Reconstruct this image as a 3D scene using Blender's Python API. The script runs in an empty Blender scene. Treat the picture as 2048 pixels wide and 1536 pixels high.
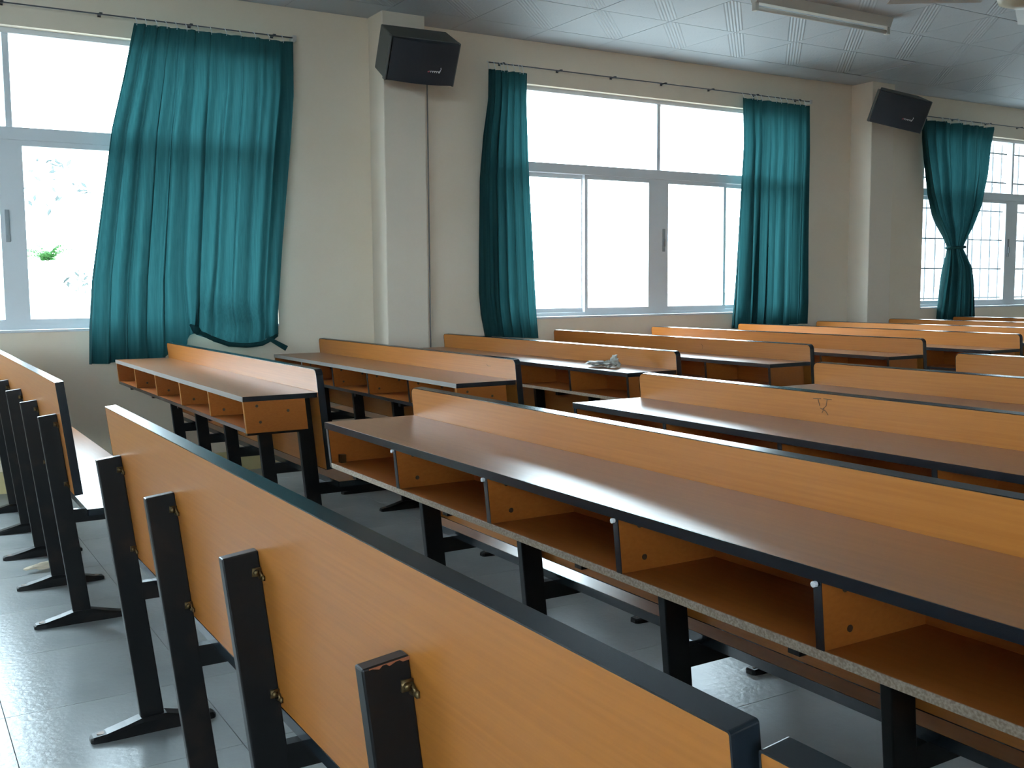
import bpy, bmesh, math, random
from mathutils import Vector, Matrix

random.seed(7)
SC = bpy.context.scene
COL = SC.collection

# ------------------------------------------------------------------ camera
F_PX, YAW, PITCH, ROLL, CAM_H = 2058.84, 1.0240, 0.0946, 0.0069, 1.1508


def make_camera():
    fw = Vector((math.cos(YAW) * math.cos(PITCH), math.sin(YAW) * math.cos(PITCH), -math.sin(PITCH)))
    r = Vector((math.sin(YAW), -math.cos(YAW), 0))
    d = fw.cross(r)
    r2 = r * math.cos(ROLL) + d * math.sin(ROLL)
    d2 = -r * math.sin(ROLL) + d * math.cos(ROLL)
    cam = bpy.data.cameras.new('camera')
    cam.sensor_width = 36.0
    cam.lens = F_PX * 36.0 / 2048.0
    cam.clip_start = 0.02
    cam.clip_end = 300
    o = bpy.data.objects.new('camera', cam)
    COL.objects.link(o)
    up, back = -d2, -fw
    m = Matrix(((r2.x, up.x, back.x, 0), (r2.y, up.y, back.y, 0), (r2.z, up.z, back.z, CAM_H), (0, 0, 0, 1)))
    o.matrix_world = m
    SC.camera = o


make_camera()

# ------------------------------------------------------------------ sky, sun, exposure
SKY_STRENGTH = 32.0
world = bpy.data.worlds.new('sky')
SC.world = world
world.use_nodes = True
bg = world.node_tree.nodes['Background']
bg.inputs['Color'].default_value = (0.72, 0.87, 1.0, 1)
bg.inputs['Strength'].default_value = SKY_STRENGTH
sun = bpy.data.lights.new('sun', 'SUN')
sun.energy = 8.0
sun.angle = 0.02
sun.color = (1.0, 0.95, 0.86)
sun_o = bpy.data.objects.new('sun', sun)
COL.objects.link(sun_o)
sun_o.rotation_euler = (0, math.radians(42), 0)   # sun standing over the front end of the building, along the window walls
SC.view_settings.view_transform = 'Standard'
SC.view_settings.look = 'None'
SC.view_settings.exposure = 0.0
SC.view_settings.gamma = 1.0
SC.view_settings.use_curve_mapping = False
SC.cycles.use_denoising = True
SC.cycles.max_bounces = 14
SC.cycles.diffuse_bounces = 8
SC.cycles.glossy_bounces = 4
SC.cycles.transparent_max_bounces = 16
SC.cycles.sample_clamp_indirect = 6.0

# room measures (metres, camera stands over the origin)
YW = 6.42            # inner face of the window wall
WALL_T = 0.24
ZC = 2.907           # ceiling
X0, X1 = -6.9, 12.6  # back and front wall
Y0 = -4.6            # wall opposite the windows
WIN_C = (0.66, 5.33, 10.0, -4.01)
WIN_H = 1.5          # half width of a window opening
WZ0, WZ1 = 0.92, 2.605
FY = 6.52            # plane of the window frames


# ------------------------------------------------------------------ materials
def lin(r, g, b):
    def c(v):
        v /= 255.0
        return v / 12.92 if v <= 0.04045 else ((v + 0.055) / 1.055) ** 2.4
    return (c(r), c(g), c(b), 1.0)


def mat(name, col, rough=0.5, spec=0.5, metal=0.0):
    m = bpy.data.materials.new(name)
    m.use_nodes = True
    p = m.node_tree.nodes['Principled BSDF']
    p.inputs['Base Color'].default_value = col
    p.inputs['Roughness'].default_value = rough
    p.inputs['Specular IOR Level'].default_value = spec
    p.inputs['Metallic'].default_value = metal
    return m


def N(m, t, **kw):
    n = m.node_tree.nodes.new(t)
    for k, v in kw.items():
        if k in n.inputs.keys():
            n.inputs[k].default_value = v
        else:
            setattr(n, k, v)
    return n


def LK(m, a, b):
    m.node_tree.links.new(a, b)


def PB(m):
    return m.node_tree.nodes['Principled BSDF']


def noise_mix(m, c1, c2, scale=(1, 1, 1), nscale=5.0, detail=4, lo=0.35, hi=0.65, coord='Object'):
    tc = N(m, 'ShaderNodeTexCoord')
    mp = N(m, 'ShaderNodeMapping')
    mp.inputs['Scale'].default_value = scale
    nz = N(m, 'ShaderNodeTexNoise')
    nz.inputs['Scale'].default_value = nscale
    nz.inputs['Detail'].default_value = detail
    rp = N(m, 'ShaderNodeValToRGB')
    rp.color_ramp.elements[0].position = lo
    rp.color_ramp.elements[0].color = c1
    rp.color_ramp.elements[1].position = hi
    rp.color_ramp.elements[1].color = c2
    LK(m, tc.outputs[coord], mp.inputs['Vector'])
    LK(m, mp.outputs['Vector'], nz.inputs['Vector'])
    LK(m, nz.outputs['Fac'], rp.inputs['Fac'])
    return rp.outputs['Color'], nz.outputs['Fac']


def bump(m, h, strength=0.1, dist=0.01):
    b = N(m, 'ShaderNodeBump')
    b.inputs['Strength'].default_value = strength
    b.inputs['Distance'].default_value = dist
    LK(m, h, b.inputs['Height'])
    LK(m, b.outputs['Normal'], PB(m).inputs['Normal'])


def make_wood(name, a, b, rough, spec=0.5):
    m = mat(name, a, rough)
    c, f = noise_mix(m, a, b, (30, 1.2, 60), 3.0, 5, 0.3, 0.7)
    LK(m, c, PB(m).inputs['Base Color'])
    m.node_tree.nodes['Principled BSDF'].inputs['Specular IOR Level'].default_value = spec
    return m


WOOD = make_wood('beech laminate', lin(158, 96, 37), lin(169, 106, 45), 0.32, 0.45)
WOOD_TOP = make_wood('beech laminate worn matt', lin(146, 94, 54), lin(157, 104, 63), 0.30, 0.8)
WOOD_IN = make_wood('orange shelf board', lin(150, 82, 30), lin(160, 91, 38), 0.4, 0.3)  # deeper orange boards, also darkened in colour for the shade inside the cubbies
CHIP = mat('raw chipboard', lin(190, 172, 150), 0.8)
c, f = noise_mix(CHIP, lin(150, 132, 112), lin(186, 170, 150), (1, 1, 1), 260, 2)
LK(CHIP, c, PB(CHIP).inputs['Base Color'])
BLACK = mat('black edge band', lin(26, 31, 36), 0.2)
PALE = mat('pale edge band', lin(136, 130, 124), 0.4)
METAL = mat('black painted steel', lin(30, 31, 34), 0.36, 0.22)
c, f = noise_mix(METAL, lin(15, 15, 16), lin(32, 25, 22), (1, 1, 1), 14, 5, 0.55, 0.75)
LK(METAL, c, PB(METAL).inputs['Base Color'])
BRASS = mat('tarnished brass', lin(96, 78, 50), 0.4, metal=0.8)
PENCIL = mat('pencil graphite', lin(84, 62, 42), 0.6)
RUST = mat('rust', lin(120, 66, 36), 0.8)
CAPW = mat('white plastic cap', lin(225, 225, 225), 0.4)

WALL = mat('cream wall paint', lin(214, 208, 190), 0.75, 0.3)
c, f = noise_mix(WALL, lin(230, 214, 192), lin(235, 221, 202), (1, 1, 1), 1.3, 5)
LK(WALL, c, PB(WALL).inputs['Base Color'])
nz2 = N(WALL, 'ShaderNodeTexNoise')
nz2.inputs['Scale'].default_value = 220
bump(WALL, nz2.outputs['Fac'], 0.05, 0.004)
PILLAR = mat('white pillar paint', lin(232, 219, 202), 0.75, 0.3)
SKIRT = mat('yellow baseboard tile', lin(206, 190, 140), 0.35)
GROUT = mat('dark grout', lin(60, 60, 58), 0.9)
PLENUM = mat('dark space above the ceiling', lin(20, 20, 22), 0.9)
ALU = mat('white aluminium frame', lin(222, 226, 230), 0.4)
ALUD = mat('grey aluminium', lin(150, 156, 160), 0.35)
DARKP = mat('dark grey plastic', lin(40, 42, 48), 0.45)


def make_floor_mat():
    m = mat('glazed floor tile', lin(190, 192, 190), 0.24, 0.12)
    c, f = noise_mix(m, lin(143, 146, 147), lin(167, 169, 168), (1, 1, 1), 2.2, 8, 0.3, 0.72, 'Object')
    LK(m, c, PB(m).inputs['Base Color'])
    n2 = N(m, 'ShaderNodeTexNoise')
    n2.inputs['Scale'].default_value = 26
    n2.inputs['Detail'].default_value = 5
    bump(m, n2.outputs['Fac'], 0.10, 0.01)
    return m


FLOOR = make_floor_mat()


def make_ceiling_mat():
    m = mat('embossed ceiling tile', lin(184, 192, 198), 0.6, 0.3)
    tc = N(m, 'ShaderNodeTexCoord')
    sx = N(m, 'ShaderNodeSeparateXYZ')
    LK(m, tc.outputs['Generated'], sx.inputs[0])

    def M(op, a, b=None, c=None):
        n = N(m, 'ShaderNodeMath')
        n.operation = op
        for i, v in enumerate((a, b, c)):
            if v is None:
                continue
            if isinstance(v, (int, float)):
                n.inputs[i].default_value = v
            else:
                LK(m, v, n.inputs[i])
        return n.outputs[0]
    x, y = sx.outputs[0], sx.outputs[1]
    d1 = M('SUBTRACT', x, y)
    d2 = M('SUBTRACT', M('ADD', x, y), 1.0)
    a1, a2 = M('ABSOLUTE', d1), M('ABSOLUTE', d2)
    band1 = M('LESS_THAN', a1, 0.14)
    rib = M('MULTIPLY', M('MULTIPLY_ADD', M('SINE', M('MULTIPLY', d1, 125.0)), 0.5, 0.5), band1)
    band2 = M('LESS_THAN', M('ABSOLUTE', M('SUBTRACT', a2, 0.16)), 0.05)
    dots = M('MULTIPLY', M('GREATER_THAN', M('SINE', M('MULTIPLY', d1, 95.0)), 0.0), band2)
    out = M('GREATER_THAN', a1, 0.14)
    nz = N(m, 'ShaderNodeTexNoise')
    nz.inputs['Scale'].default_value = 60
    LK(m, tc.outputs['Object'], nz.inputs['Vector'])
    tex = M('MULTIPLY', M('MULTIPLY', nz.outputs['Fac'], out), 0.6)
    h = M('ADD', M('ADD', rib, M('MULTIPLY', M('MULTIPLY', dots, out), 1.6)), tex)
    bump(m, h, 0.5, 0.006)
    return m


CEIL = make_ceiling_mat()
CEILP = mat('plain ceiling board', lin(184, 192, 198), 0.6, 0.3)

GLASS = bpy.data.materials.new('window glass')
GLASS.use_nodes = True
nt = GLASS.node_tree
nt.nodes.remove(nt.nodes['Principled BSDF'])
tr = nt.nodes.new('ShaderNodeBsdfTransparent')
tr.inputs['Color'].default_value = (0.94, 0.97, 0.96, 1)
gl = nt.nodes.new('ShaderNodeBsdfGlossy')
gl.inputs['Roughness'].default_value = 0.02
lw = nt.nodes.new('ShaderNodeLayerWeight')
lw.inputs['Blend'].default_value = 0.5
pw = nt.nodes.new('ShaderNodeMath')
pw.operation = 'POWER'
pw.inputs[1].default_value = 4.0
fr = nt.nodes.new('ShaderNodeMath')
fr.operation = 'MULTIPLY_ADD'
fr.inputs[1].default_value = 0.6
fr.inputs[2].default_value = 0.03
nt.links.new(lw.outputs['Facing'], pw.inputs[0])
nt.links.new(pw.outputs[0], fr.inputs[0])
mx = nt.nodes.new('ShaderNodeMixShader')
nt.links.new(fr.outputs[0], mx.inputs[0])
nt.links.new(tr.outputs[0], mx.inputs[1])
nt.links.new(gl.outputs[0], mx.inputs[2])
nt.links.new(mx.outputs[0], nt.nodes['Material Output'].inputs['Surface'])


def make_cloth():
    m = mat('teal curtain cloth', lin(30, 96, 100), 0.85, 0.15)
    nt = m.node_tree
    c, f = noise_mix(m, lin(26, 64, 66), lin(35, 73, 75), (60, 60, 1.5), 2.0, 4, 0.3, 0.7)
    p = PB(m)
    LK(m, c, p.inputs['Base Color'])
    t = nt.nodes.new('ShaderNodeBsdfTranslucent')
    mxc = nt.nodes.new('ShaderNodeMixShader')
    mxc.inputs[0].default_value = 0.30
    LK(m, c, t.inputs['Color'])
    LK(m, p.outputs[0], mxc.inputs[1])
    LK(m, t.outputs[0], mxc.inputs[2])
    LK(m, mxc.outputs[0], nt.nodes['Material Output'].inputs['Surface'])
    return m


CLOTH = make_cloth()


# ------------------------------------------------------------------ helpers
def link(name, me, m, parent=None, loc=(0, 0, 0)):
    o = bpy.data.objects.new(name, me)
    COL.objects.link(o)
    if m is not None and not me.materials:
        me.materials.append(m)
    o.location = loc
    if parent is not None:
        o.parent = parent
    return o


def tag(o, label=None, cat=None, group=None, kind=None):
    if label:
        o['label'] = label
    if cat:
        o['category'] = cat
    if group:
        o['group'] = group
    if kind:
        o['kind'] = kind
    return o


def empty(name, loc):
    o = bpy.data.objects.new(name, None)
    o.empty_display_size = 0.1
    COL.objects.link(o)
    o.location = loc
    return o


def hexa(pts):
    """8 points: bottom ring 0-3, top ring 4-7 (counter-clockwise seen from above)."""
    f = [(0, 3, 2, 1), (4, 5, 6, 7), (0, 1, 5, 4), (1, 2, 6, 5), (2, 3, 7, 6), (3, 0, 4, 7)]
    return list(pts), f


def box_geo(x0, x1, y0, y1, z0, z1, shear=0.0, zref=0.85):
    if y0 > y1:
        y0, y1 = y1, y0
    a, b = shear * (zref - z0), shear * (zref - z1)
    return hexa([(x0 + a, y0, z0), (x1 + a, y0, z0), (x1 + a, y1, z0), (x0 + a, y1, z0),
                 (x0 + b, y0, z1), (x1 + b, y0, z1), (x1 + b, y1, z1), (x0 + b, y1, z1)])


class MB:
    def __init__(self):
        self.v, self.f = [], []

    def add(self, geo):
        n = len(self.v)
        self.v += [tuple(p) for p in geo[0]]
        self.f += [tuple(i + n for i in fc) for fc in geo[1]]
        return self

    def box(self, *a, **k):
        return self.add(box_geo(*a, **k))

    def tube(self, pts, r, n=8, cap=True):
        rings = []
        pts = [Vector(p) for p in pts]
        for i, p in enumerate(pts):
            t = (pts[min(i + 1, len(pts) - 1)] - pts[max(i - 1, 0)]).normalized()
            u = t.cross(Vector((0, 0, 1)))
            if u.length < 1e-3:
                u = t.cross(Vector((1, 0, 0)))
            u.normalize()
            w = t.cross(u)
            rr = r[i] if isinstance(r, (list, tuple)) else r
            rings.append([p + (u * math.cos(2 * math.pi * k / n) + w * math.sin(2 * math.pi * k / n)) * rr for k in range(n)])
        base = len(self.v)
        for rg in rings:
            self.v += [tuple(q) for q in rg]
        for i in range(len(rings) - 1):
            for k in range(n):
                a, b = base + i * n + k, base + i * n + (k + 1) % n
                self.f.append((a, b, b + n, a + n))
        if cap:
            self.f.append(tuple(base + k for k in reversed(range(n))))
            self.f.append(tuple(base + (len(rings) - 1) * n + k for k in range(n)))
        return self

    def mesh(self, name, smooth=False):
        me = bpy.data.meshes.new(name)
        me.from_pydata(self.v, [], self.f)
        if smooth:
            for p in me.polygons:
                p.use_smooth = True
        me.validate()
        me.update()
        return me

    def build(self, name, m, parent=None, loc=(0, 0, 0), smooth=False, bevel=0.0):
        me = self.mesh(name, smooth)
        if bevel:
            bm = bmesh.new()
            bm.from_mesh(me)
            bmesh.ops.remove_doubles(bm, verts=bm.verts, dist=1e-5)
            bmesh.ops.bevel(bm, geom=list(bm.edges), offset=bevel, segments=2, affect='EDGES', profile=0.5)
            bmesh.ops.recalc_face_normals(bm, faces=bm.faces)
            bm.to_mesh(me)
            bm.free()
        return link(name, me, m, parent, loc)


def lerp_table(tab, t):
    """piecewise smooth interpolation in a table of (t, value) sorted by t."""
    if t <= tab[0][0]:
        return tab[0][1]
    for (a, va), (b, vb) in zip(tab, tab[1:]):
        if t <= b:
            s = (t - a) / (b - a)
            return va + (vb - va) * s
    return tab[-1][1]


# ------------------------------------------------------------------ setting: floor
TS = 0.5
tile_me = MB().box(0.0012, TS - 0.0012, 0.0012, TS - 0.0012, -0.012, 0.0).mesh('floor_tile')
tile_me.materials.append(FLOOR)
floor = MB().box(X0 - 0.2, X1 + 0.2, Y0 - 0.2, YW, -0.2, -0.003).build('floor', GROUT)
tag(floor, 'grey glazed tile floor of the classroom', kind='structure')
rest = MB()
ix0, iy0 = 0.22, 0.005
i = math.floor((X0 - ix0) / TS)
while ix0 + i * TS < X1:
    j = math.floor((Y0 - iy0) / TS)
    while iy0 + j * TS < YW:
        x, y = ix0 + i * TS, iy0 + j * TS
        if -0.9 < x < 6.3 and 0.4 < y and y + TS < YW + 0.01:
            link('floor_tile', tile_me, None, floor, (x, y, 0))
        else:
            xa, xb = max(x, X0) + 0.0012, min(x + TS, X1) - 0.0012
            ya, yb = max(y, Y0) + 0.0012, min(y + TS, YW) - 0.0012
            if xb > xa and yb > ya:
                rest.box(xa, xb, ya, yb, -0.012, 0.0)
        j += 1
    i += 1
tag(rest.build('outer_tiles', FLOOR, floor), kind='stuff')

# ------------------------------------------------------------------ setting: walls
w = MB()
edges = [X0 - 0.2]
openings = [(c - WIN_H, c + WIN_H) for c in sorted(WIN_C)]
px = X0 - 0.2
for a, b in openings:
    w.box(px, a, YW, YW + WALL_T, WZ0, WZ1)
    px = b
w.box(px, X1 + 0.2, YW, YW + WALL_T, WZ0, WZ1)
w.box(X0 - 0.2, X1 + 0.2, YW, YW + WALL_T, -0.2, WZ0)
w.box(X0 - 0.2, X1 + 0.2, YW, YW + WALL_T, WZ1, ZC + 0.5)
wall = w.build('wall_window_side', WALL)
tag(wall, 'cream painted wall with three large windows', kind='structure')
# unseen windows added to the opposite wall for fill light, kept towards the back
w = MB()
OPP_FILL = [(-6.5, -3.6), (-3.1, -0.9)]
OZ0, OZ1 = 0.95, 2.6
px = X0 - 0.2
for a, b in OPP_FILL:
    w.box(px, a, Y0 - 0.2, Y0, OZ0, OZ1)
    px = b
w.box(px, X1 + 0.2, Y0 - 0.2, Y0, OZ0, OZ1)
w.box(X0 - 0.2, X1 + 0.2, Y0 - 0.2, Y0, -0.2, OZ0)
w.box(X0 - 0.2, X1 + 0.2, Y0 - 0.2, Y0, OZ1, ZC + 0.5)
tag(w.build('wall_corridor_side', WALL), kind='structure')
tag(MB().box(X0 - 0.2, X0, Y0, YW, -0.2, ZC + 0.5).build('wall_back', WALL), kind='structure')
tag(MB().box(X1, X1 + 0.2, Y0, YW, -0.2, ZC + 0.5).build('wall_front', WALL), kind='structure')
for k, (a, b) in enumerate([(-6.45, -6.15), (-1.75, -1.45), (2.818, 3.12), (7.47, 7.765), (12.05, 12.35)]):
    p = MB().box(a, b, 6.19, YW, -0.003, ZC + 0.02).build('wall_pillar_%d' % (k + 1), PILLAR, bevel=0.006)
    tag(p, 'square pillar standing out of the window wall', kind='structure')
b = MB()
px = X0
for a, c_ in [(-6.45, -6.15), (-1.75, -1.45), (2.818, 3.12), (7.47, 7.765), (12.05, 12.35)]:
    b.box(px, a, YW - 0.012, YW, 0.0, 0.125)
    b.box(a - 0.012, c_ + 0.012, 6.178, 6.19, 0.0, 0.125)
    b.box(a - 0.012, a, 6.19, YW, 0.0, 0.125)
    px = c_
b.box(px, X1, YW - 0.012, YW, 0.0, 0.125)
tag(b.build('baseboard_window_side', SKIRT), 'pale yellow tile baseboard along the window wall', kind='structure')

# ------------------------------------------------------------------ setting: ceiling
CT = 0.587
ceil = MB().box(X0 - 0.2, X1 + 0.2, Y0 - 0.2, YW + WALL_T, ZC + 0.06, ZC + 0.5).build('ceiling', PLENUM)
tag(ceil, 'suspended ceiling of embossed white tiles', kind='structure')
ct_me = MB().box(0.0028, CT - 0.0028, 0.0028, CT - 0.0028, 0.0, 0.015).mesh('ceiling_tile')
ct_me.materials.append(CEIL)
cx0, cy0 = 4.015, 6.08
rest = MB()
i = math.floor((X0 - cx0) / CT)
while cx0 + i * CT < X1:
    x = cx0 + i * CT
    j = 0
    while True:
        y = cy0 - (j + 1) * CT
        if y + CT < Y0:
            break
        if 1.8 < x < 12.0 and y > 2.5:
            if 6.9 < x < 7.1 and y > 5.2:      # a broken tile in front of the second pillar, split with an open gap
                MB().box(x + 0.003, 7.152, y + 0.012, y + CT - 0.014, ZC, ZC + 0.015).build('ceiling_tile', CEIL, ceil)
                MB().box(7.180, x + CT - 0.003, y + 0.003, y + CT - 0.003, ZC, ZC + 0.015).build('ceiling_tile', CEIL, ceil)
            else:
                o = link('ceiling_tile', ct_me, None, ceil, (x, y, ZC))
                o.location.z += random.uniform(-0.0008, 0.0008)
        else:
            xa, xb = max(x, X0) + 0.0015, min(x + CT, X1) - 0.0015
            ya = max(y, Y0) + 0.0015
            if xb > xa:
                rest.box(xa, xb, ya, y + CT - 0.0015, ZC, ZC + 0.015)
        j += 1
    # narrow cut tiles along the window wall
    xa, xb = max(x, X0) + 0.0015, min(x + CT, X1) - 0.0015
    if xb > xa:
        o = MB().box(xa, xb, cy0 + 0.0028, YW - (0.012 if 6.9 < x < 7.6 else 0.002), ZC, ZC + 0.015).build('cut_ceiling_tile', CEILP, ceil)
    i += 1
tag(rest.build('outer_tiles', CEILP, ceil), kind='stuff')


# ------------------------------------------------------------------ windows
def ring(mb, x0, x1, z0, z1, l, r, bt, tp, y0, y1):
    mb.box(x0, x0 + l, y0, y1, z0, z1)
    mb.box(x1 - r, x1, y0, y1, z0, z1)
    mb.box(x0 + l, x1 - r, y0, y1, z0, z0 + bt)
    mb.box(x0 + l, x1 - r, y0, y1, z1 - tp, z1)
    return mb


TZ0, TZ1 = 1.99, 2.062


def make_window(k, cx, handle_side, cl=0.10, cr=0.10):
    a, b_ = cx - WIN_H, cx + WIN_H
    fr_ = ring(MB(), a, b_, WZ0, WZ1, 0.03, 0.03, 0.03, 0.03, FY - 0.04, FY + 0.04).build('window_%d' % k, ALU)
    tag(fr_, ['aluminium window with the big half drawn teal curtain', 'aluminium window between the two straight teal curtains',
              'aluminium window behind the tied teal curtain', 'aluminium window behind the camera'][k - 1], kind='structure')
    MB().box(a + 0.03, b_ - 0.03, FY - 0.045, FY + 0.035, TZ0, TZ1).build('transom', ALU, fr_, bevel=0.004)
    MB().box(cx - 0.018, cx + 0.018, FY - 0.03, FY + 0.03, TZ1, WZ1 - 0.03).build('mullion', ALU, fr_, bevel=0.003)
    MB().box(a, b_, YW - 0.012, FY - 0.04, WZ0 - 0.012, WZ0 + 0.004).build('window_sill', ALU, fr_, bevel=0.003)
    for (p, q) in ((a + 0.03, cx - 0.018), (cx + 0.018, b_ - 0.03)):
        MB().box(p, q, FY - 0.003, FY + 0.003, TZ1, WZ1 - 0.03).build('pane', GLASS, fr_)
    spans = [(a + 0.03, cx - 0.70, 0.03, 0.028, 0.018), (cx - 0.722, cx, 0.028, cl, -0.018),
             (cx, cx + 0.722, cr, 0.028, -0.018), (cx + 0.70, b_ - 0.03, 0.028, 0.03, 0.018)]
    for n, (p, q, l, r, dy) in enumerate(spans):
        s = ring(MB(), p, q, WZ0 + 0.012, TZ0, l, r, 0.05, 0.03, FY + dy - 0.016, FY + dy + 0.016).build('sash', ALU, fr_)
        MB().box(p + l, q - r, FY + dy - 0.0025, FY + dy + 0.0025, WZ0 + 0.062, TZ0 - 0.03).build('pane', GLASS, s)
        if n == handle_side:
            hx = (q - r * 0.5) if n == 1 else (p + l * 0.5)
            MB().box(hx - 0.011, hx + 0.011, FY + dy - 0.026, FY + dy - 0.016, 1.42, 1.60).box(
                hx - 0.006, hx + 0.006, FY + dy - 0.036, FY + dy - 0.026, 1.46, 1.52).build('handle', ALUD, s)
    return fr_


for k, cx in enumerate(WIN_C):
    make_window(k + 1, cx, (1, 2, 1, 1)[k], (0.07, 0.10, 0.10, 0.1)[k], (0.06, 0.10, 0.10, 0.1)[k])

for k, (a, b_) in enumerate(OPP_FILL):  # frames and panes of the added fill windows, out of view
    fr_ = ring(MB(), a, b_, OZ0, OZ1, 0.04, 0.04, 0.04, 0.04, Y0 - 0.14, Y0 - 0.06).build('window_%d' % (k + 5), ALU)
    tag(fr_, kind='structure')
    MB().box((a + b_) / 2 - 0.03, (a + b_) / 2 + 0.03, Y0 - 0.13, Y0 - 0.07, OZ0 + 0.04, OZ1 - 0.04).build('mullion', ALU, fr_)
    for (p, q) in ((a + 0.04, (a + b_) / 2 - 0.03), ((a + b_) / 2 + 0.03, b_ - 0.04)):
        MB().box(p, q, Y0 - 0.103, Y0 - 0.097, OZ0 + 0.04, OZ1 - 0.04).build('pane', GLASS, fr_)

# security grille outside the third window
g = empty('window_grille', (WIN_C[2], YW + WALL_T + 0.05, WZ0))
GR = mat('grey painted grille bar', lin(52, 56, 60), 0.5)
for n in range(6):
    z = 0.08 + n * 0.30
    MB().box(-1.5, 1.5, -0.006, 0.006, z - 0.008, z + 0.008).build('horizontal_bar', GR, g)
me = MB().box(-0.005, 0.005, -0.005, 0.005, 0.0, 1.68).mesh('vertical_bar')
me.materials.append(GR)
for n in range(21):
    link('vertical_bar', me, None, g, (-1.5 + n * 0.15, 0.012, 0))
tag(g, 'thin security grille outside the window with the tied curtain', 'grille')

# ------------------------------------------------------------------ desk and bench rows
LEAN_B, LEAN_D = 0.1166, 0.095
PZ0, PZ1 = 0.462, 0.846
PT = 0.026


def outline(y0, y1, z0, z1, r_top, r_bot, n=4):
    """rounded rectangle in the y-z plane, counter-clockwise seen from -x reversed later."""
    if y0 > y1:
        y0, y1 = y1, y0
    pts = []
    for (cy, cz, r, a0) in ((y1 - r_bot, z0 + r_bot, r_bot, -90), (y1 - r_top, z1 - r_top, r_top, 0),
                            (y0 + r_top, z1 - r_top, r_top, 90), (y0 + r_bot, z0 + r_bot, r_bot, 180)):
        for k in range(n + 1):
            a = math.radians(a0 + 90 * k / n)
            pts.append((cy + r * math.cos(a), cz + r * math.sin(a)))
    return pts


def panel_geo(pts, xa, xb, lean):
    n = len(pts)
    v = [(xa + lean * (0.85 - z), y, z) for y, z in pts] + [(xb + lean * (0.85 - z), y, z + lean * (xb - xa)) for y, z in pts]
    f = [tuple(reversed(range(n))), tuple(range(n, 2 * n))]
    for k in range(n):
        f.append((k, (k + 1) % n, (k + 1) % n + n, k + n))
    return v, f


def band_geo(po, pi_, xa, xb, lean):
    n = len(po)
    v = []
    for pts in (po, pi_):
        for x in (xa, xb):
            v += [(x + lean * (0.85 - z), y, z + lean * (x - xa)) for y, z in pts]
    f = []
    for k in range(n):
        m = (k + 1) % n
        f.append((k, m, m + n, k + n))                                   # outer
        f.append((k, k + 2 * n, m + 2 * n, m))                           # side -x
        f.append((k + n, m + n, m + 3 * n, k + 3 * n))                   # side +x
    return v, f


def foot_mesh():
    mb = MB()
    secs = [(-0.158, 0.012, 0.011), (-0.152, 0.020, 0.015), (-0.12, 0.024, 0.019), (-0.07, 0.025, 0.031), (-0.03, 0.024, 0.042),
            (0.03, 0.024, 0.042), (0.07, 0.025, 0.031), (0.12, 0.024, 0.019), (0.152, 0.020, 0.015), (0.158, 0.012, 0.011)]
    v, f = [], []
    for x, hw, zt in secs:
        v += [(x, -hw, 0.0), (x, hw, 0.0), (x, hw, zt * 0.75), (x, hw * 0.75, zt), (x, -hw * 0.75, zt), (x, -hw, zt * 0.75)]
    for i in range(len(secs) - 1):
        for k in range(6):
            a, b = i * 6 + k, i * 6 + (k + 1) % 6
            f.append((a, a + 6, b + 6, b))
    f.append(tuple(range(6)))
    f.append(tuple(reversed(range((len(secs) - 1) * 6, len(secs) * 6))))
    mb.add((v, f))
    me = mb.mesh('foot')
    me.materials.append(METAL)
    return me


FOOT_ME = foot_mesh()
mb = MB()
mb.tube([(0, 0, 0), (0, 0, 0.004)], 0.009, 10)
mb.v = [(x * 1.6, y, z) for x, y, z in mb.v]
SLOT_ME = mb.mesh('bolt_slot')
SCREW_ME = MB().tube([(0, 0.0005, 0), (0, -0.0012, 0)], 0.0055, 10).mesh('screw_cap')
SCREW_ME.materials.append(mat('dark screw cap', lin(60, 40, 26), 0.5))
SLOT_ME.materials.append(mat('worn steel slot', lin(120, 105, 95), 0.4, metal=0.6))


def clip_mesh():
    mb = MB()
    mb.box(-0.016, -0.001, -0.004, 0.0, -0.007, 0.007)                       # plate on the post
    mb.tube([(-0.010, -0.003, 0.0), (-0.010, -0.009, 0.0)], 0.0045, 8)        # screw head
    pts = [(0.0, -0.002 - 0.011 * math.sin(t), 0.011 * math.cos(t) * 0.5 - 0.004) for t in [k * math.pi / 6 for k in range(7)]]
    mb.tube([(p[0] - 0.004, p[1], p[2]) for p in pts], 0.0028, 6)
    mb.box(-0.004, 0.0, -0.018, 0.0, -0.012, -0.004)
    me = mb.mesh('clip', True)
    me.materials.append(BRASS)
    return me


CLIP_ME = clip_mesh()


def post_geo(lean, y, w=0.0228, d=0.0594, zt=0.7315, zb=0.03):
    def x(z):
        return lean * (0.85 - z)
    za = zt - lean * d
    return hexa([(x(zb) - d, y - w / 2, zb), (x(zb), y - w / 2, zb), (x(zb), y + w / 2, zb), (x(zb) - d, y + w / 2, zb),
                 (x(za) - d, y - w / 2, za), (x(zt), y - w / 2, zt), (x(zt), y + w / 2, zt), (x(za) - d, y + w / 2, za)])


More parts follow.
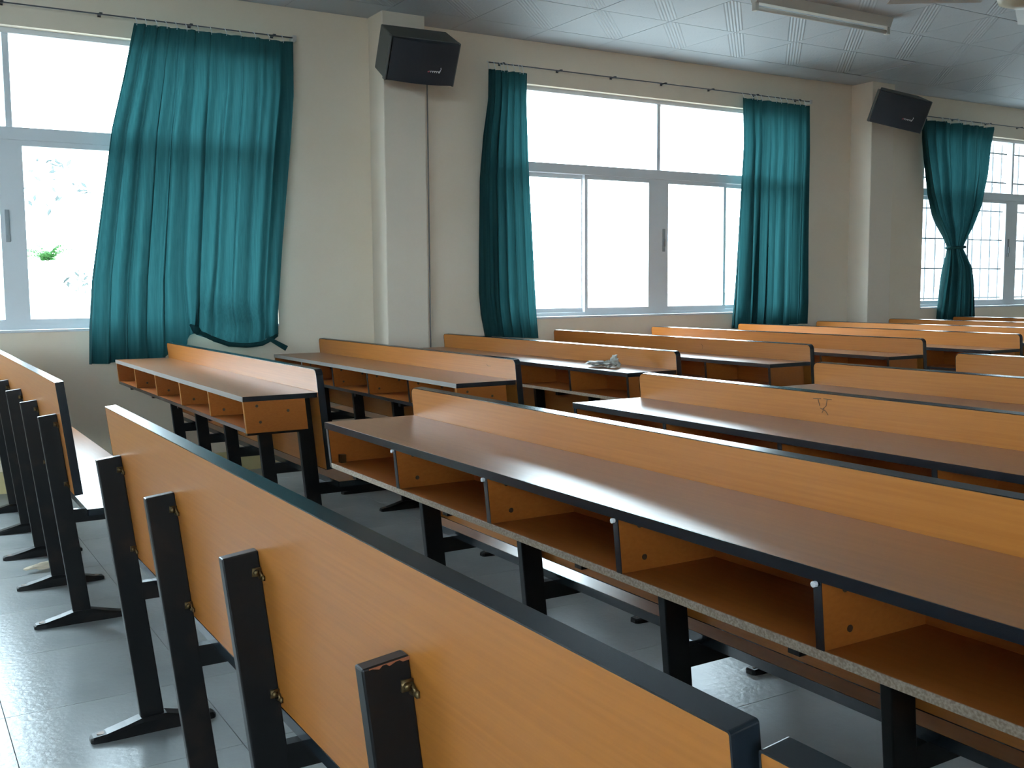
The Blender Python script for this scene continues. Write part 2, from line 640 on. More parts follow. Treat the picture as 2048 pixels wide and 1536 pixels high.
def make_unit(x, ya, yb, pitch, desk, label, cat, group, zs=0.0, desk_edge=BLACK, shelf_edge=BLACK, div_edge=BLACK, caps=False,
              clips=False, npost=5, lean=None, oh=(0.035, 0.035), screws=False, worn=None, marks=()):
    """ya = end at the aisle, yb = far end; local y runs from 0 to L (signed)."""
    L = yb - ya
    s = 1 if L > 0 else -1
    lean = lean if lean is not None else (LEAN_D if desk else LEAN_B)
    root = empty('desk_row' if desk else 'bench_row', (x, ya, 0))
    tag(root, label, cat, group)
    zt = PZ1 + zs
    r_t = 0.022 if desk else 0.003
    po = outline(0, L, PZ0, zt, r_t, 0.004)
    pi_ = outline(s * 0.002, L - s * 0.002, PZ0 + 0.002, zt - 0.002, max(r_t - 0.002, 0.002), 0.003)
    mbp = MB()
    mbp.add(panel_geo(pi_, 0, PT, lean))
    pan = mbp.build('back_panel', WOOD, root)
    MB().add(band_geo(po, pi_, -0.0004, PT + 0.0004, lean)).build('edge_band', BLACK, pan)
    for pts in marks:                      # pencil marks on the ledge
        MB().tube([(lean * (0.85 - z) - 0.0002, y, z) for y, z in pts], 0.0010, 5).build('pencil_mark', PENCIL, pan)
    # seat on the far side of the panel
    sx0 = lean * (0.85 - 0.46) + PT + 0.006
    sx1 = sx0 + 0.285
    ya_, yb_ = -s * oh[0], L + s * oh[1]
    st = MB().box(sx0 + 0.002, sx1 - 0.002, ya_ + s * 0.002, yb_ - s * 0.002, 0.4, 0.42).build('seat', WOOD_TOP, root)
    ring_h = MB()
    ring_h.box(sx0, sx0 + 0.0022, ya_, yb_, 0.3985, 0.4195)
    ring_h.box(sx1 - 0.0022, sx1, ya_, yb_, 0.3985, 0.4195)
    ring_h.box(sx0, sx1, ya_, ya_ + s * 0.0022, 0.3985, 0.4195)
    ring_h.box(sx0, sx1, yb_ - s * 0.0022, yb_, 0.3985, 0.4195)
    ring_h.build('edge_band', BLACK, st)
    for k in range(npost):
        y = s * (0.11 + pitch * k)
        if abs(y) > abs(L) - 0.014:
            y = L - s * 0.014
        p = MB().add(post_geo(lean, y)).build('post', METAL, root, bevel=0.0025)
        ft = link('foot', FOOT_ME, None, root, (lean * 0.85 - 0.03, y, 0))
        for sx in (-0.128, 0.128):
            link('bolt_slot', SLOT_ME, None, ft, (sx, 0, 0.0145))
        xa = lean * (0.85 - 0.37)
        MB().box(xa - 0.004, sx0 + 0.20, y - 0.0115, y + 0.0115, 0.352, 0.398).build('seat_bracket', METAL, root)
        if worn == k:                      # paint chipped off along the top edge of this post
            jv, jf = [], []
            rj = random.Random(3)
            for q in range(13):
                d_ = 0.0594 * (1 - q / 12) * 0.86
                ztop = 0.7315 - lean * d_ - 0.0012
                xx = lean * (0.85 - ztop) - d_
                jv += [(xx, y - 0.0118, ztop), (xx, y - 0.0118, ztop - rj.choice((0.0008, 0.0014, 0.0028, 0.0042)))]
            for q in range(12):
                jf.append((2 * q, 2 * q + 1, 2 * q + 3, 2 * q + 2))
            wm = MB()
            wm.add((jv, jf))
            wm.build('paint_chip', RUST, p)
        if desk:
            MB().box(-0.235, lean * 0.22 - 0.05, y - 0.0115, y + 0.0115, 0.603, 0.622).build('shelf_bracket', METAL, root)
        if clips:
            for z in (0.697, 0.49):
                link('clip', CLIP_ME, None, root, (lean * (0.85 - z), y - 0.0115, z))
    if desk:
        xf = -0.28
        lean2 = lean

        def SB(x0, x1, y0, y1, z0, z1):
            return box_geo(x0, x1, y0, y1, z0, z1, lean2, 0.76)
        top = MB().box(xf + 0.002, 0.007, s * 0.002, L - s * 0.002, 0.742, 0.76).build('desk_top', WOOD_TOP, root)
        MB().box(xf, xf + 0.0024, 0, L, 0.7415, 0.7597).build('front_edge', desk_edge, top)
        MB().box(xf + 0.0024, 0.004, 0, s * 0.0022, 0.7415, 0.7597).build('edge_band', BLACK, top)
        MB().box(xf + 0.0024, 0.004, L - s * 0.0022, L, 0.7415, 0.7597).build('edge_band', BLACK, top)
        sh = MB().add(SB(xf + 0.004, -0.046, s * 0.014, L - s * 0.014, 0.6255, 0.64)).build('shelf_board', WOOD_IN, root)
        MB().add(SB(xf + 0.0015, xf + 0.004, s * 0.014, L - s * 0.014, 0.6255, 0.6402)).build('front_edge', shelf_edge, sh)
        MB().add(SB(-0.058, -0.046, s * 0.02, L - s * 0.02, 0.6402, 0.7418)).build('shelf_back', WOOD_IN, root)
        for k in range(6):
            y = s * 0.008 + (L - s * 0.016) * k / 5
            z0 = 0.6255 if k in (0, 5) else 0.6402
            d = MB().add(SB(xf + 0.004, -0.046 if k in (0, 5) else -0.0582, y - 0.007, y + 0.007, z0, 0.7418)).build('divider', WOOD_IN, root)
            MB().add(SB(xf + 0.0018, xf + 0.004, y - 0.007, y + 0.007, z0, 0.7415)).build('front_edge', div_edge[k] if isinstance(div_edge, list) else div_edge, d)
            if screws and (k < 5 if s > 0 else k > 0):
                for sx, sz in ((0.05, 0.724), (0.056, 0.664), (0.165, 0.70)):
                    link('screw_cap', SCREW_ME, None, d, (xf + sx + lean2 * (0.76 - sz), y - 0.007, sz))
            if caps and 0 < k < 5:
                MB().tube([(xf + 0.002, y, 0.737), (xf - 0.004, y, 0.737)], 0.0045, 8).build('edge_cap', CAPW, d)
        # one plastic joint fitting in the first compartment
        if caps:
            MB().box(xf + 0.035, xf + 0.052, s * 0.016, s * 0.034, 0.640, 0.664).build('joint_fitting', BRASS, sh)
    return root


yLR, yML = 3.657, 2.833
XL = [0.4679, 1.3665, 2.240, 3.112, 3.992, 4.874, 5.765, 6.615, 7.522, 8.410]
YLL = [6.0, 6.024, 5.929, 5.971, 5.996, 6.01, 6.03, 6.0, 6.0, 6.0]
XM = [0.4793, 1.362, 2.243, 3.111, 3.996]
ORD = ['first', 'second', 'third', 'fourth', 'fifth', 'sixth', 'seventh', 'eighth', 'ninth']
make_unit(XL[0], yLR, YLL[0], 0.525, False,
          'last row bench by the window wall, cut off by the left picture edge', 'bench', 'bench rows at the back', clips=True)
make_unit(XM[0], yML, 0.503, 0.557, False,
          'large wooden bench back with dark posts filling the lower left foreground', 'bench', 'bench rows at the back', clips=True, npost=5, oh=(0.035, 0.0), worn=3)
make_unit(XM[0] + 0.012, 0.490, -1.84, 0.557, False,
          'slightly lower bench back peeking in at the bottom edge beside the big foreground bench', 'bench', 'bench rows at the back', zs=-0.010, clips=True, oh=(0.0, 0.035))
GL = 'window side desk rows'
MARKS_L = {2: [[(0.242, 0.811), (0.229, 0.805), (0.207, 0.806)]], 4: [[(0.814, 0.814), (0.806, 0.803), (0.81, 0.788)]]}
LBL = ['window side desk with five open cubbies and pale front edge, nearest to the big curtain',
       'window side desk of the second row, right behind the nearest cubby desk',
       'window side desk with crumpled plastic lying on its top, third row',
       'window side desk right behind the one with the crumpled plastic, fourth row',
       'window side desk of the fifth row, standing below the right half of the middle window',
       'window side desk of the sixth row, its end touching the right picture edge',
       'window side desk of the seventh row, its ledge starting just right of the straight curtain',
       'window side desk of the eighth row, in front of the tied curtain',
       'farthest window side desk row, only its top board showing below the tied curtain']
for k in range(1, 10):
    make_unit(XL[k], yLR, YLL[k], 0.525, True, LBL[k - 1], 'desk', GL,
              desk_edge=PALE if k in (1, 2) else BLACK, shelf_edge=CHIP if k == 3 else BLACK,
              div_edge=([WOOD] * 6 if k == 1 else ([WOOD, BLACK, BLACK, BLACK, PALE, WOOD] if k == 2 else BLACK)), screws=(k in (1, 2)), marks=MARKS_L.get(k, ()))
MARKS_M2 = [[(-0.792, 0.827), (-0.821, 0.829)], [(-0.83, 0.83), (-0.859, 0.83)], [(-0.81, 0.827), (-0.815, 0.808)],
            [(-0.843, 0.829), (-0.838, 0.81), (-0.824, 0.8)], [(-0.817, 0.802), (-0.835, 0.796), (-0.844, 0.785)], [(-0.822, 0.789), (-0.831, 0.804)]]
LBM = ['big wooden desk with open cubbies, nearest in the middle block',
       'middle block desk with a bright reflection on its left corner, second row',
       'middle block desk of the third row, only its left part in view',
       'middle block desk of the fourth row, its corner at the right picture edge']
for k in range(1, 5):
    make_unit(XM[k], yML, 0.503, 0.557, True, LBM[k - 1], 'desk', 'middle block desk rows',
              shelf_edge=CHIP if k == 1 else BLACK, caps=(k == 1), screws=(k == 1), marks=MARKS_M2 if k == 2 else ())

# ------------------------------------------------------------------ curtain rods and curtains
ROD = mat('dark curtain rod', lin(70, 70, 74), 0.4, metal=0.3)
RODEND = mat('off-white rod end', lin(206, 200, 194), 0.5)


def make_rod(xa, xb, label, z=2.708):
    r = empty('curtain_rod', (xa, YW - 0.06, z))
    tag(r, label, 'curtain rod', 'curtain rods over the windows')
    MB().tube([(0, 0, 0), (xb - xa, 0, 0)], 0.0042, 8).build('rod', ROD, r)
    n = 7
    for k in range(n):
        x = 0.12 + (xb - xa - 0.24) * k / (n - 1)
        MB().box(x - 0.008, x + 0.008, -0.006, 0.06, 0.003, 0.010).box(x - 0.009, x + 0.009, 0.054, 0.06, -0.004, 0.018).build('bracket', ROD, r)
    MB().box(xb - xa - 0.005, xb - xa + 0.018, -0.012, 0.06, -0.018, 0.014).build('end_cap', RODEND, r)


make_rod(-1.0, 2.285, 'thin dark curtain rod above the leftmost window')
make_rod(3.70, 6.88, 'thin dark curtain rod above the middle window')
make_rod(8.25, 11.6, 'thin dark curtain rod above the window with the tied curtain')


def make_curtain(name, label, ltab, rtab, ztop, zbot, folds, amp, yoff=0.085, nu=150, nv=60, seed=1, ymod=None, warp=None, hooks=10, ubias=None):
    rnd = random.Random(seed)
    ph = [(rnd.uniform(0, 6.28), rnd.uniform(0.7, 1.3)) for _ in range(6)]
    root = empty(name, (lerp_table(sorted(ltab), ztop), YW - yoff, ztop))
    tag(root, label, 'curtain', 'teal window curtains')
    ox, oy, oz = root.location
    v, f = [], []
    for j in range(nv + 1):
        t = j / nv
        for i in range(nu + 1):
            u = i / nu
            zb = zbot(u)
            z = ztop + (zb - ztop) * t
            uu = ubias(u, t) if ubias else u
            xl = lerp_table(sorted(ltab), z)
            xr = lerp_table(sorted(rtab), z)
            if warp:
                uu = warp(uu, z)
            x = xl + (xr - xl) * uu
            a = amp(t, u)
            ff = 0.0
            ff += 0.55 * math.sin(2 * math.pi * folds * u + ph[0][0] + 0.6 * math.sin(2.2 * t + ph[1][0]))
            ff += 0.30 * math.sin(2 * math.pi * folds * 1.73 * u + ph[2][0] + 1.1 * t)
            ff += 0.25 * math.sin(2 * math.pi * folds * 0.47 * u + ph[3][0] - 0.8 * t)
            ff += 0.15 * math.sin(2 * math.pi * folds * 3.1 * u + ph[4][0] + 0.4 * math.sin(5 * t))
            x += a * 0.35 * math.cos(2 * math.pi * folds * u + ph[5][0])
            y = -a * ff
            if ymod:
                y += ymod(u, t, x)
            v.append((x - ox, y, z - oz))
    for j in range(nv):
        for i in range(nu):
            p = j * (nu + 1) + i
            f.append((p, p + 1, p + nu + 2, p + nu + 1))
    mbx = MB()
    mbx.add((v, f))
    cl = mbx.build('cloth', CLOTH, root, smooth=True)
    for h in range(hooks):
        i = int((h + 0.5) / hooks * nu)
        p = v[i]
        zr = 2.708 - oz
        MB().tube([(p[0], p[1], p[2] - 0.01), (p[0], p[1] - 0.003, p[2] + 0.01), (p[0], (p[1] + yoff - 0.06) * 0.5, zr - 0.004),
                   (p[0], yoff - 0.06, zr + 0.008), (p[0], yoff - 0.052, zr)], 0.0022, 5).build('hook', CAPW, root)
    return root


# big curtain, half drawn, its right hem knotted up
def hem1(u):
    tab = [(0, 0.722), (0.10, 0.722), (0.36, 0.738), (0.41, 0.75), (0.50, 0.86), (0.535, 0.885), (0.56, 0.895), (0.585, 0.88), (0.64, 0.845),
           (0.72, 0.808), (0.82, 0.797), (0.90, 0.805), (0.96, 0.835), (1.0, 0.86)]
    return lerp_table(tab, u)


def ymod1(u, t, x):
    # the gathered right half bellies out just above its hem, the knot is pulled in
    b_ = 0.0
    if u > 0.56:
        b_ -= 0.075 * math.exp(-((t - 0.94) / 0.06) ** 2) * math.sin(math.pi * min(1, (u - 0.56) / 0.42))
    b_ += 0.015 * math.exp(-((u - 0.56) / 0.03) ** 2) * math.exp(-((t - 1.0) / 0.06) ** 2)
    b_ -= 0.03 * t
    return b_


def warp1(u, z):
    # folds converge on the knot
    k = math.exp(-((z - 0.90) / 0.22) ** 2)
    d = u - 0.56
    return 0.56 + d * (1 - 0.75 * k * math.exp(-(d / 0.10) ** 2))


c1 = make_curtain('curtain', 'wide teal curtain at the left with its right hem knotted up',
                  [(2.675, 1.317), (2.35, 1.235), (2.06, 1.155), (1.5, 1.06), (1.2, 1.01), (0.93, 0.985), (0.72, 0.975)],
                  [(2.675, 2.262), (2.35, 2.25), (2.0, 2.21), (1.45, 2.145), (1.0, 2.10), (0.78, 2.095)],
                  2.672, hem1, 11, lambda t, u: 0.014 + 0.030 * min(1, t * 3) * (0.6 if u > 0.6 else 1.0), yoff=0.10, nu=260, nv=110, seed=3,
                  ymod=ymod1, warp=warp1, hooks=13,
                  ubias=lambda u, t: u + 0.10 * (1 - t) ** 1.5 * (-math.sin(math.pi * u)))
# knot and hanging tie of the big curtain
kb = MB()
v0 = Vector((1.595 - c1.location.x, -0.05, 0.905 - c1.location.z))
rr = random.Random(5)
kb.tube([v0 + Vector((-0.03, 0.0, 0.03)), v0 + Vector((-0.015, -0.02, 0.012)), v0 + Vector((0.0, -0.026, -0.004)), v0 + Vector((0.014, -0.015, -0.014)), v0 + Vector((0.02, 0.0, -0.012))],
        [0.006, 0.018, 0.024, 0.018, 0.006], 10)
kb.build('knot', CLOTH, c1, smooth=True)
hp = []
for k in range(15):
    u = 0.57 + 0.42 * k / 14
    hp.append((lerp_table([(0.57, 1.605), (0.99, 2.09)], u) - c1.location.x, -0.075 - 0.03 * math.sin(math.pi * k / 14), hem1(u) - c1.location.z + 0.004))
MB().tube(hp, [0.010] + [0.014] * 13 + [0.010], 8).build('rolled_hem', CLOTH, c1, smooth=True)
tl = MB()
p0 = Vector((2.02 - c1.location.x, -0.10, 0.845 - c1.location.z))
p1 = Vector((2.135 - c1.location.x, -0.115, 0.775 - c1.location.z))
dv = (p1 - p0).normalized()
nn = Vector((0, 1, 0)).cross(dv) * 0.017
tl.add(hexa([p0 - nn * 0.6, p0 - nn * 0.6 + Vector((0, 0.008, 0)), p1 - nn + Vector((0, 0.008, 0)), p1 - nn,
             p0 + nn * 0.6, p0 + nn * 0.6 + Vector((0, 0.008, 0)), p1 + nn + Vector((0, 0.008, 0)), p1 + nn]))
tl.build('tie_strap', CLOTH, c1)

make_curtain('curtain', 'narrow gathered teal curtain beside the pillar with the nearer loudspeaker',
             [(2.66, 3.677), (2.45, 3.672), (2.2, 3.63), (1.9, 3.60), (1.4, 3.592), (1.1, 3.59), (0.95, 3.605), (0.78, 3.64)],
             [(2.66, 3.99), (2.45, 3.985), (2.0, 4.0), (1.5, 4.03), (0.95, 4.06), (0.78, 4.075)],
             2.656, lambda u: 0.80 - 0.03 * u, 6, lambda t, u: 0.020 + 0.024 * t, nu=120, nv=60, seed=11, hooks=8)
make_curtain('curtain', 'straight teal curtain at the right of the middle window',
             [(2.67, 6.062), (2.3, 6.075), (2.0, 6.055), (1.5, 6.03), (1.1, 6.01), (0.79, 5.99)],
             [(2.67, 6.842), (2.3, 6.85), (1.5, 6.835), (1.0, 6.83), (0.79, 6.815)],
             2.668, lambda u: 0.79 + 0.02 * u, 8, lambda t, u: (0.018 + 0.040 * t) * (1.25 if u < 0.4 else 0.75), nu=150, nv=60, seed=21, hooks=11)
# hourglass curtain tied in the middle
TZ = 1.495
c4 = make_curtain('curtain', 'teal curtain tied in the middle like an hourglass at the far window',
                  [(2.665, 8.31), (2.5, 8.325), (2.3, 8.37), (2.0, 8.455), (1.8, 8.55), (1.6, 8.72), (TZ, 8.79), (1.40, 8.775), (1.1, 8.72), (0.78, 8.68)],
                  [(2.665, 9.44), (2.5, 9.40), (2.2, 9.365), (1.9, 9.27), (1.65, 9.10), (TZ, 8.985), (1.40, 9.06), (1.3, 9.13), (1.1, 9.17), (0.78, 9.20)],
                  2.664, lambda u: 0.78, 9, lambda t, u: 0.060 - 0.030 * math.exp(-((t - 0.62) / 0.08) ** 2), nu=170, nv=80, seed=31, hooks=14)
tb = MB()
lx = c4.location
tb.tube([(8.89 + 0.115 * math.cos(a) - lx.x, 0.065 * math.sin(a), TZ - lx.z + 0.006 * math.cos(a)) for a in [k * math.pi / 12 for k in range(25)]], 0.013, 8, cap=False)
tb.build('tie_band', CLOTH, c4, smooth=True)


# ------------------------------------------------------------------ loudspeakers
SPK = mat('black speaker cabinet', lin(84, 86, 82), 0.55)
GRILLE = mat('black speaker grille cloth', lin(34, 37, 44), 0.7)
LOGO = mat('white logo print', lin(225, 225, 225), 0.4)
LOGOR = mat('red logo print', lin(170, 60, 70), 0.4)


def make_speaker(label, loc, a, b, c, wf, wb, d, h, anchor):
    Rz, Rx, Ry = Matrix.Rotation(a, 4, 'Z'), Matrix.Rotation(b, 4, 'X'), Matrix.Rotation(c, 4, 'Y')
    root = empty('loudspeaker', loc)
    root.matrix_world = Matrix.Translation(loc) @ Rz @ Rx @ Ry
    tag(root, label, 'loudspeaker', 'wall loudspeakers')
    g0 = 0.018
    MB().add(hexa([(-wf / 2, g0, -h / 2), (wf / 2, g0, -h / 2), (wb / 2, d, -h / 2), (-wb / 2, d, -h / 2),
                   (-wf / 2, g0, h / 2), (wf / 2, g0, h / 2), (wb / 2, d, h / 2), (-wb / 2, d, h / 2)])).build('cabinet', SPK, root, bevel=0.006)
    # convex front grille
    n = 14
    v, f = [], []
    for i in range(n + 1):
        s = -1 + 2 * i / n
        x = s * (wf / 2 - 0.006)
        y = g0 - 0.012 - 0.035 * (1 - s * s)
        v += [(x, y, -h / 2 + 0.008), (x, y, h / 2 - 0.008), (x, g0 + 0.002, -h / 2 + 0.004), (x, g0 + 0.002, h / 2 - 0.004)]
    for i in range(n):
        p = i * 4
        f += [(p, p + 4, p + 5, p + 1), (p + 2, p + 6, p + 4, p), (p + 1, p + 5, p + 7, p + 3), (p + 3, p + 7, p + 6, p + 2)]
    f += [(0, 1, 3, 2), (n * 4, n * 4 + 2, n * 4 + 3, n * 4 + 1)]
    mbx = MB()
    mbx.add((v, f))
    gr = mbx.build('grille', GRILLE, root)
    for sx in (-1, 1):
        MB().box(sx * wf / 2 - 0.012, sx * wf / 2 + 0.002, g0 - 0.012, g0 + 0.03, -h / 2, h / 2).build('corner_trim', SPK, root, bevel=0.005)

    # small script logo low on the grille
    def gy(x):
        s = x / (wf / 2 - 0.006)
        return g0 - 0.012 - 0.035 * (1 - s * s) - 0.0015
    def stroke(pts, r):
        return MB().tube([(x, gy(x), z) for x, z in pts], r, 5)
    z0 = -0.045
    xs = 0.035
    pts = []
    for k in range(33):
        t = k / 32
        pts.append((xs + 0.068 * t + 0.0035 * math.sin(t * 31), z0 + 0.0055 * math.cos(t * 31)))
    stroke(pts, 0.0022).build('logo_script', LOGO, gr)
    stroke([(xs + 0.066, z0 - 0.006), (xs + 0.073, z0 + 0.010), (xs + 0.077, z0 + 0.021), (xs + 0.073, z0 + 0.028)], 0.0032).build('logo_stroke', LOGO, gr)
    stroke([(xs - 0.012, z0 - 0.002), (xs - 0.002, z0 + 0.002)], 0.004).build('logo_mark', LOGOR, gr)
    # wall bracket: plate on the pillar, arm to the cabinet back
    inv = root.matrix_world.inverted()
    A = inv @ Vector(anchor)
    Bk = Vector((0, d - 0.01, 0.0))
    br = MB()
    br.tube([tuple(A), tuple((A + Bk) / 2 + Vector((0, 0, 0.01))), tuple(Bk)], 0.014, 8)
    br.build('wall_bracket', METAL, root)
    br = MB()
    pl = [inv @ (Vector(anchor) + Vector(q)) for q in ((-0.05, 0.004, -0.06), (0.05, 0.004, -0.06), (0.05, 0.012, -0.06), (-0.05, 0.012, -0.06),
                                                        (-0.05, 0.004, 0.06), (0.05, 0.004, 0.06), (0.05, 0.012, 0.06), (-0.05, 0.012, 0.06))]
    br.add(hexa([tuple(q) for q in pl]))
    br.build('bracket_plate', METAL, root)
    return root


make_speaker('black loudspeaker with a small white script logo on the nearer pillar', (2.951, 5.872, 2.538), -0.096, 0.49, 0.014,
             0.452, 0.440, 0.267, 0.274, (2.97, 6.178, 2.62))
make_speaker('black loudspeaker on the farther pillar, beside the tied curtain', (7.279, 5.743, 2.564), -0.695, 0.311, 0.265,
             0.438, 0.323, 0.262, 0.268, (7.62, 6.178, 2.66))
EDGE_LINE = mat('grey edge line', lin(110, 108, 104), 0.6)
cb = MB().tube([(3.127, 6.183, 2.52), (3.1275, 6.183, 1.9), (3.126, 6.183, 1.3), (3.1275, 6.183, 0.14)], 0.0045, 6).build('pillar_edge_line', EDGE_LINE)  # thin grey tube down the right edge of the nearer pillar
tag(cb, 'thin grey cable running down the edge of the nearer pillar', 'line')

# ------------------------------------------------------------------ fluorescent light and ceiling fan
FIX = mat('white enamel fixture', lin(205, 200, 190), 0.45)
TUBE = mat('unlit fluorescent tube', lin(225, 224, 218), 0.25)
lf = empty('fluorescent_light', (5.22, 4.72, ZC))
tag(lf, 'unlit fluorescent batten light on the ceiling', 'light fixture')
MB().add(hexa([(-0.61, -0.022, -0.055), (0.61, -0.022, -0.055), (0.61, 0.022, -0.055), (-0.61, 0.022, -0.055),
               (-0.61, -0.045, 0.0), (0.61, -0.045, 0.0), (0.61, 0.045, 0.0), (-0.61, 0.045, 0.0)])).build('housing', FIX, lf)
MB().tube([(-0.585, 0, -0.085), (0.585, 0, -0.085)], 0.013, 12).build('tube', TUBE, lf, smooth=True)
for sx in (-1, 1):
    MB().box(sx * 0.60 - 0.014, sx * 0.60 + 0.014, -0.016, 0.016, -0.102, -0.05).build('lamp_holder', FIX, lf, bevel=0.003)

FANM = mat('beige fan enamel', lin(176, 166, 142), 0.4)
FANB = mat('fan blade enamel', lin(200, 198, 192), 0.4)
fan = empty('ceiling_fan', (4.95, 3.19, ZC))
tag(fan, 'ceiling fan with beige motor at the top right corner', 'fan')
FZ = -0.335
MB().tube([(0, 0, 0), (0, 0, FZ + 0.05)], 0.012, 10).build('downrod', FANM, fan)
MB().tube([(0, 0, 0), (0, 0, -0.03), (0, 0, -0.07)], [0.06, 0.055, 0.02], 14).build('ceiling_cup', FANM, fan, smooth=True)
MB().tube([(0, 0, FZ + 0.07), (0, 0, FZ + 0.05), (0, 0, FZ + 0.015), (0, 0, FZ - 0.025), (0, 0, FZ - 0.05)], [0.035, 0.105, 0.13, 0.115, 0.05], 22).build('motor', FANM, fan, smooth=True)
for ang in (149, 269, 29):
    a = math.radians(ang)
    ca, sa = math.cos(a), math.sin(a)

    def tr_(r, w_, z):
        return (ca * r - sa * w_, sa * r + ca * w_, z)
    MB().add(hexa([tr_(0.10, -0.02, FZ - 0.002), tr_(0.24, -0.035, FZ - 0.002), tr_(0.24, 0.035, FZ - 0.002), tr_(0.10, 0.02, FZ - 0.002),
                   tr_(0.10, -0.02, FZ + 0.004), tr_(0.24, -0.035, FZ + 0.004), tr_(0.24, 0.035, FZ + 0.004), tr_(0.10, 0.02, FZ + 0.004)])).build('blade_arm', METAL, fan)
    MB().add(hexa([tr_(0.19, -0.055, FZ - 0.012), tr_(0.66, -0.07, FZ - 0.014), tr_(0.66, 0.07, FZ + 0.014), tr_(0.19, 0.055, FZ + 0.010),
                   tr_(0.19, -0.055, FZ - 0.009), tr_(0.66, -0.07, FZ - 0.011), tr_(0.66, 0.07, FZ + 0.017), tr_(0.19, 0.055, FZ + 0.013)])).build('blade', FANB, fan)


# ------------------------------------------------------------------ litter
def crumple(name, m, size, seed, label, cat, loc, rot=0.0, sub=3, jit=0.09):
    rnd = random.Random(seed)
    bm = bmesh.new()
    bmesh.ops.create_icosphere(bm, subdivisions=sub, radius=1.0)
    dirs = [(Vector((rnd.gauss(0, 1), rnd.gauss(0, 1), rnd.gauss(0, 1))).normalized(), rnd.uniform(0.25, 0.7)) for _ in range(26)]
    for v in bm.verts:
        n = v.co.normalized()
        k = 1.0
        for d_, s_ in dirs:
            q = n.dot(d_)
            if q > 0.72:
                k -= s_ * (q - 0.72) * 1.7
        k += rnd.uniform(-jit, jit)
        v.co = Vector((n.x * size[0] * k, n.y * size[1] * k, n.z * size[2] * k))
    zmin = min(v.co.z for v in bm.verts)
    for v in bm.verts:
        v.co.z -= zmin
    me = bpy.data.meshes.new(name)
    bm.to_mesh(me)
    bm.free()
    o = link(name, me, m)
    o.location = loc
    o.rotation_euler = (0, 0, rot)
    tag(o, label, cat)
    return o


BAG = mat('crumpled clear plastic', lin(165, 162, 154), 0.3)
PAPER = mat('tissue paper', lin(225, 210, 185), 0.8)
b0 = crumple('plastic_bag', BAG, (0.045, 0.115, 0.020), 4, 'crumpled clear plastic bag on a window side desk', 'plastic bag', (2.945, 4.02, 0.7602), 0.25, jit=0.34)
lump = MB()
b1 = crumple('bag_tail', BAG, (0.03, 0.045, 0.036), 9, None, None, (0, 0, 0), 0.5, jit=0.34)
b1.parent = b0
b1.location = (0.0, -0.075, 0.0)
p0_ = crumple('tissue_paper', PAPER, (0.11, 0.022, 0.018), 14, 'crumpled tissue paper on the floor behind the dark bench posts', 'paper', (0.51, 4.56, 0.0005), 0.35)

# ------------------------------------------------------------------ outside
GRD = mat('sunlit concrete yard', lin(112, 112, 110), 0.9)
tag(MB().box(-60, 160, -60, 160, -0.6, -0.45).build('ground', GRD), 'bright concrete yard outside the windows', kind='structure')
BW = mat('white building render', lin(232, 234, 236), 0.8)
BG = mat('blue grey window glass', lin(44, 54, 62), 0.2)
bd = empty('building', (88, 75, -0.45))
tag(bd, 'white building seen far outside the right window', 'building')
MB().box(0, 44, 0, 10, 0, 26).build('facade', BW, bd)
for fl in range(7):
    for n in range(12):
        x, z = 3.0 + n * 3.3, 1.1 + fl * 3.4
        wn = ring(MB(), x, x + 1.5, z, z + 1.6, 0.08, 0.08, 0.08, 0.08, -0.06, 0.02).build('window_frame', ALU, bd)
        MB().box(x + 0.08, x + 1.42, -0.02, 0.01, z + 0.08, z + 1.52).build('pane', BG, wn)

LEAF = mat('green leaves', lin(58, 108, 52), 0.6)
LEAF2 = mat('grey green leaves', lin(74, 84, 84), 0.6)
STEM = mat('brown stem', lin(140, 130, 120), 0.8)


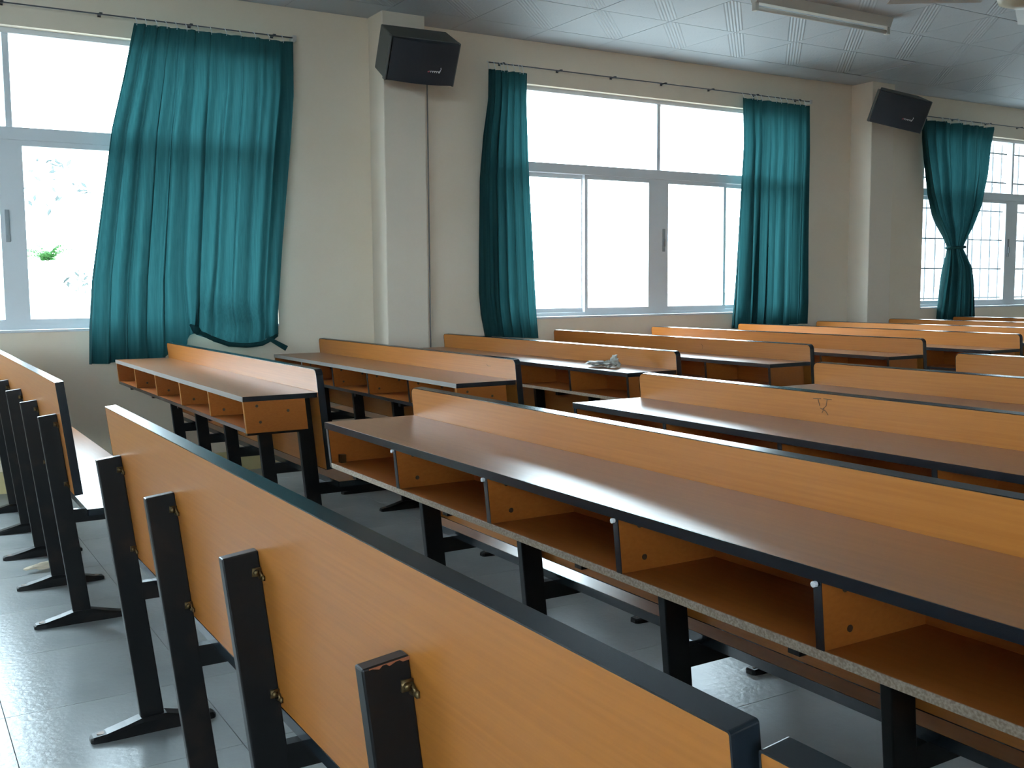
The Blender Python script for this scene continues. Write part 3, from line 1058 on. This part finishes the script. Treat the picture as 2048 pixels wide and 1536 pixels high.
def make_bush(name, label, loc, rad, h, n, m, leaf, seed, palm=False):
    rnd = random.Random(seed)
    root = empty(name, loc)
    tag(root, label, 'bush', 'garden plants outside the left window')
    mbs = MB()
    lv = MB()
    for k in range(n):
        if palm:
            a = rnd.uniform(0, 2 * math.pi)
            el = rnd.uniform(0.5, 1.3)
            L_ = rad * rnd.uniform(0.8, 1.2)
            base = Vector((0, 0, h))
            prev = None
            for q in range(9):
                t = q / 8
                p = base + Vector((math.cos(a) * L_ * t * math.cos(el), math.sin(a) * L_ * t * math.cos(el), L_ * t * math.sin(el) - 0.5 * L_ * t * t))
                if prev is not None:
                    side = Vector((-math.sin(a), math.cos(a), 0))
                    for sg in (-1, 1):
                        tip = p + side * sg * leaf * (1.1 - t) + Vector((0, 0, -0.3 * leaf))
                        m_ = len(lv.v)
                        lv.v += [tuple(prev), tuple(p), tuple(tip)]
                        lv.f.append((m_, m_ + 1, m_ + 2))
                prev = p
        else:
            d_ = Vector((rnd.gauss(0, 1), rnd.gauss(0, 1), rnd.gauss(0, 1))).normalized() * rad * rnd.uniform(0.5, 1) ** 0.5
            p = Vector((d_.x, d_.y, h + d_.z * 0.8))
            u = Vector((rnd.gauss(0, 1), rnd.gauss(0, 1), rnd.gauss(0, 1))).normalized()
            w_ = u.cross(Vector((rnd.gauss(0, 1), rnd.gauss(0, 1), rnd.gauss(0, 1)))).normalized()
            m_ = len(lv.v)
            lv.v += [tuple(p - u * leaf), tuple(p + w_ * leaf * 0.4), tuple(p + u * leaf), tuple(p - w_ * leaf * 0.4)]
            lv.f.append((m_, m_ + 1, m_ + 2, m_ + 3))
    lo_ = lv.build('foliage', m, root)
    lo_['kind'] = 'stuff'
    MB().tube([(0, 0, 0), (0.02, 0, h * 0.5), (0, 0.01, h)], [0.04, 0.03, 0.015], 8).build('stem', STEM, root)


make_bush('fern_palm', 'small green feathery palm outside the left window', (1.476, 11.6, -0.45), 0.36, 1.90, 22, LEAF, 0.09, 2, True)
make_bush('shrub', 'grey green tree crown high outside the left window', (2.06, 15.5, -0.45), 0.5, 3.05, 80, LEAF2, 0.07, 5)
make_bush('shrub', 'low shrub next to the curtain outside the left window', (1.80, 11.9, -0.45), 0.16, 1.68, 40, LEAF2, 0.045, 8)
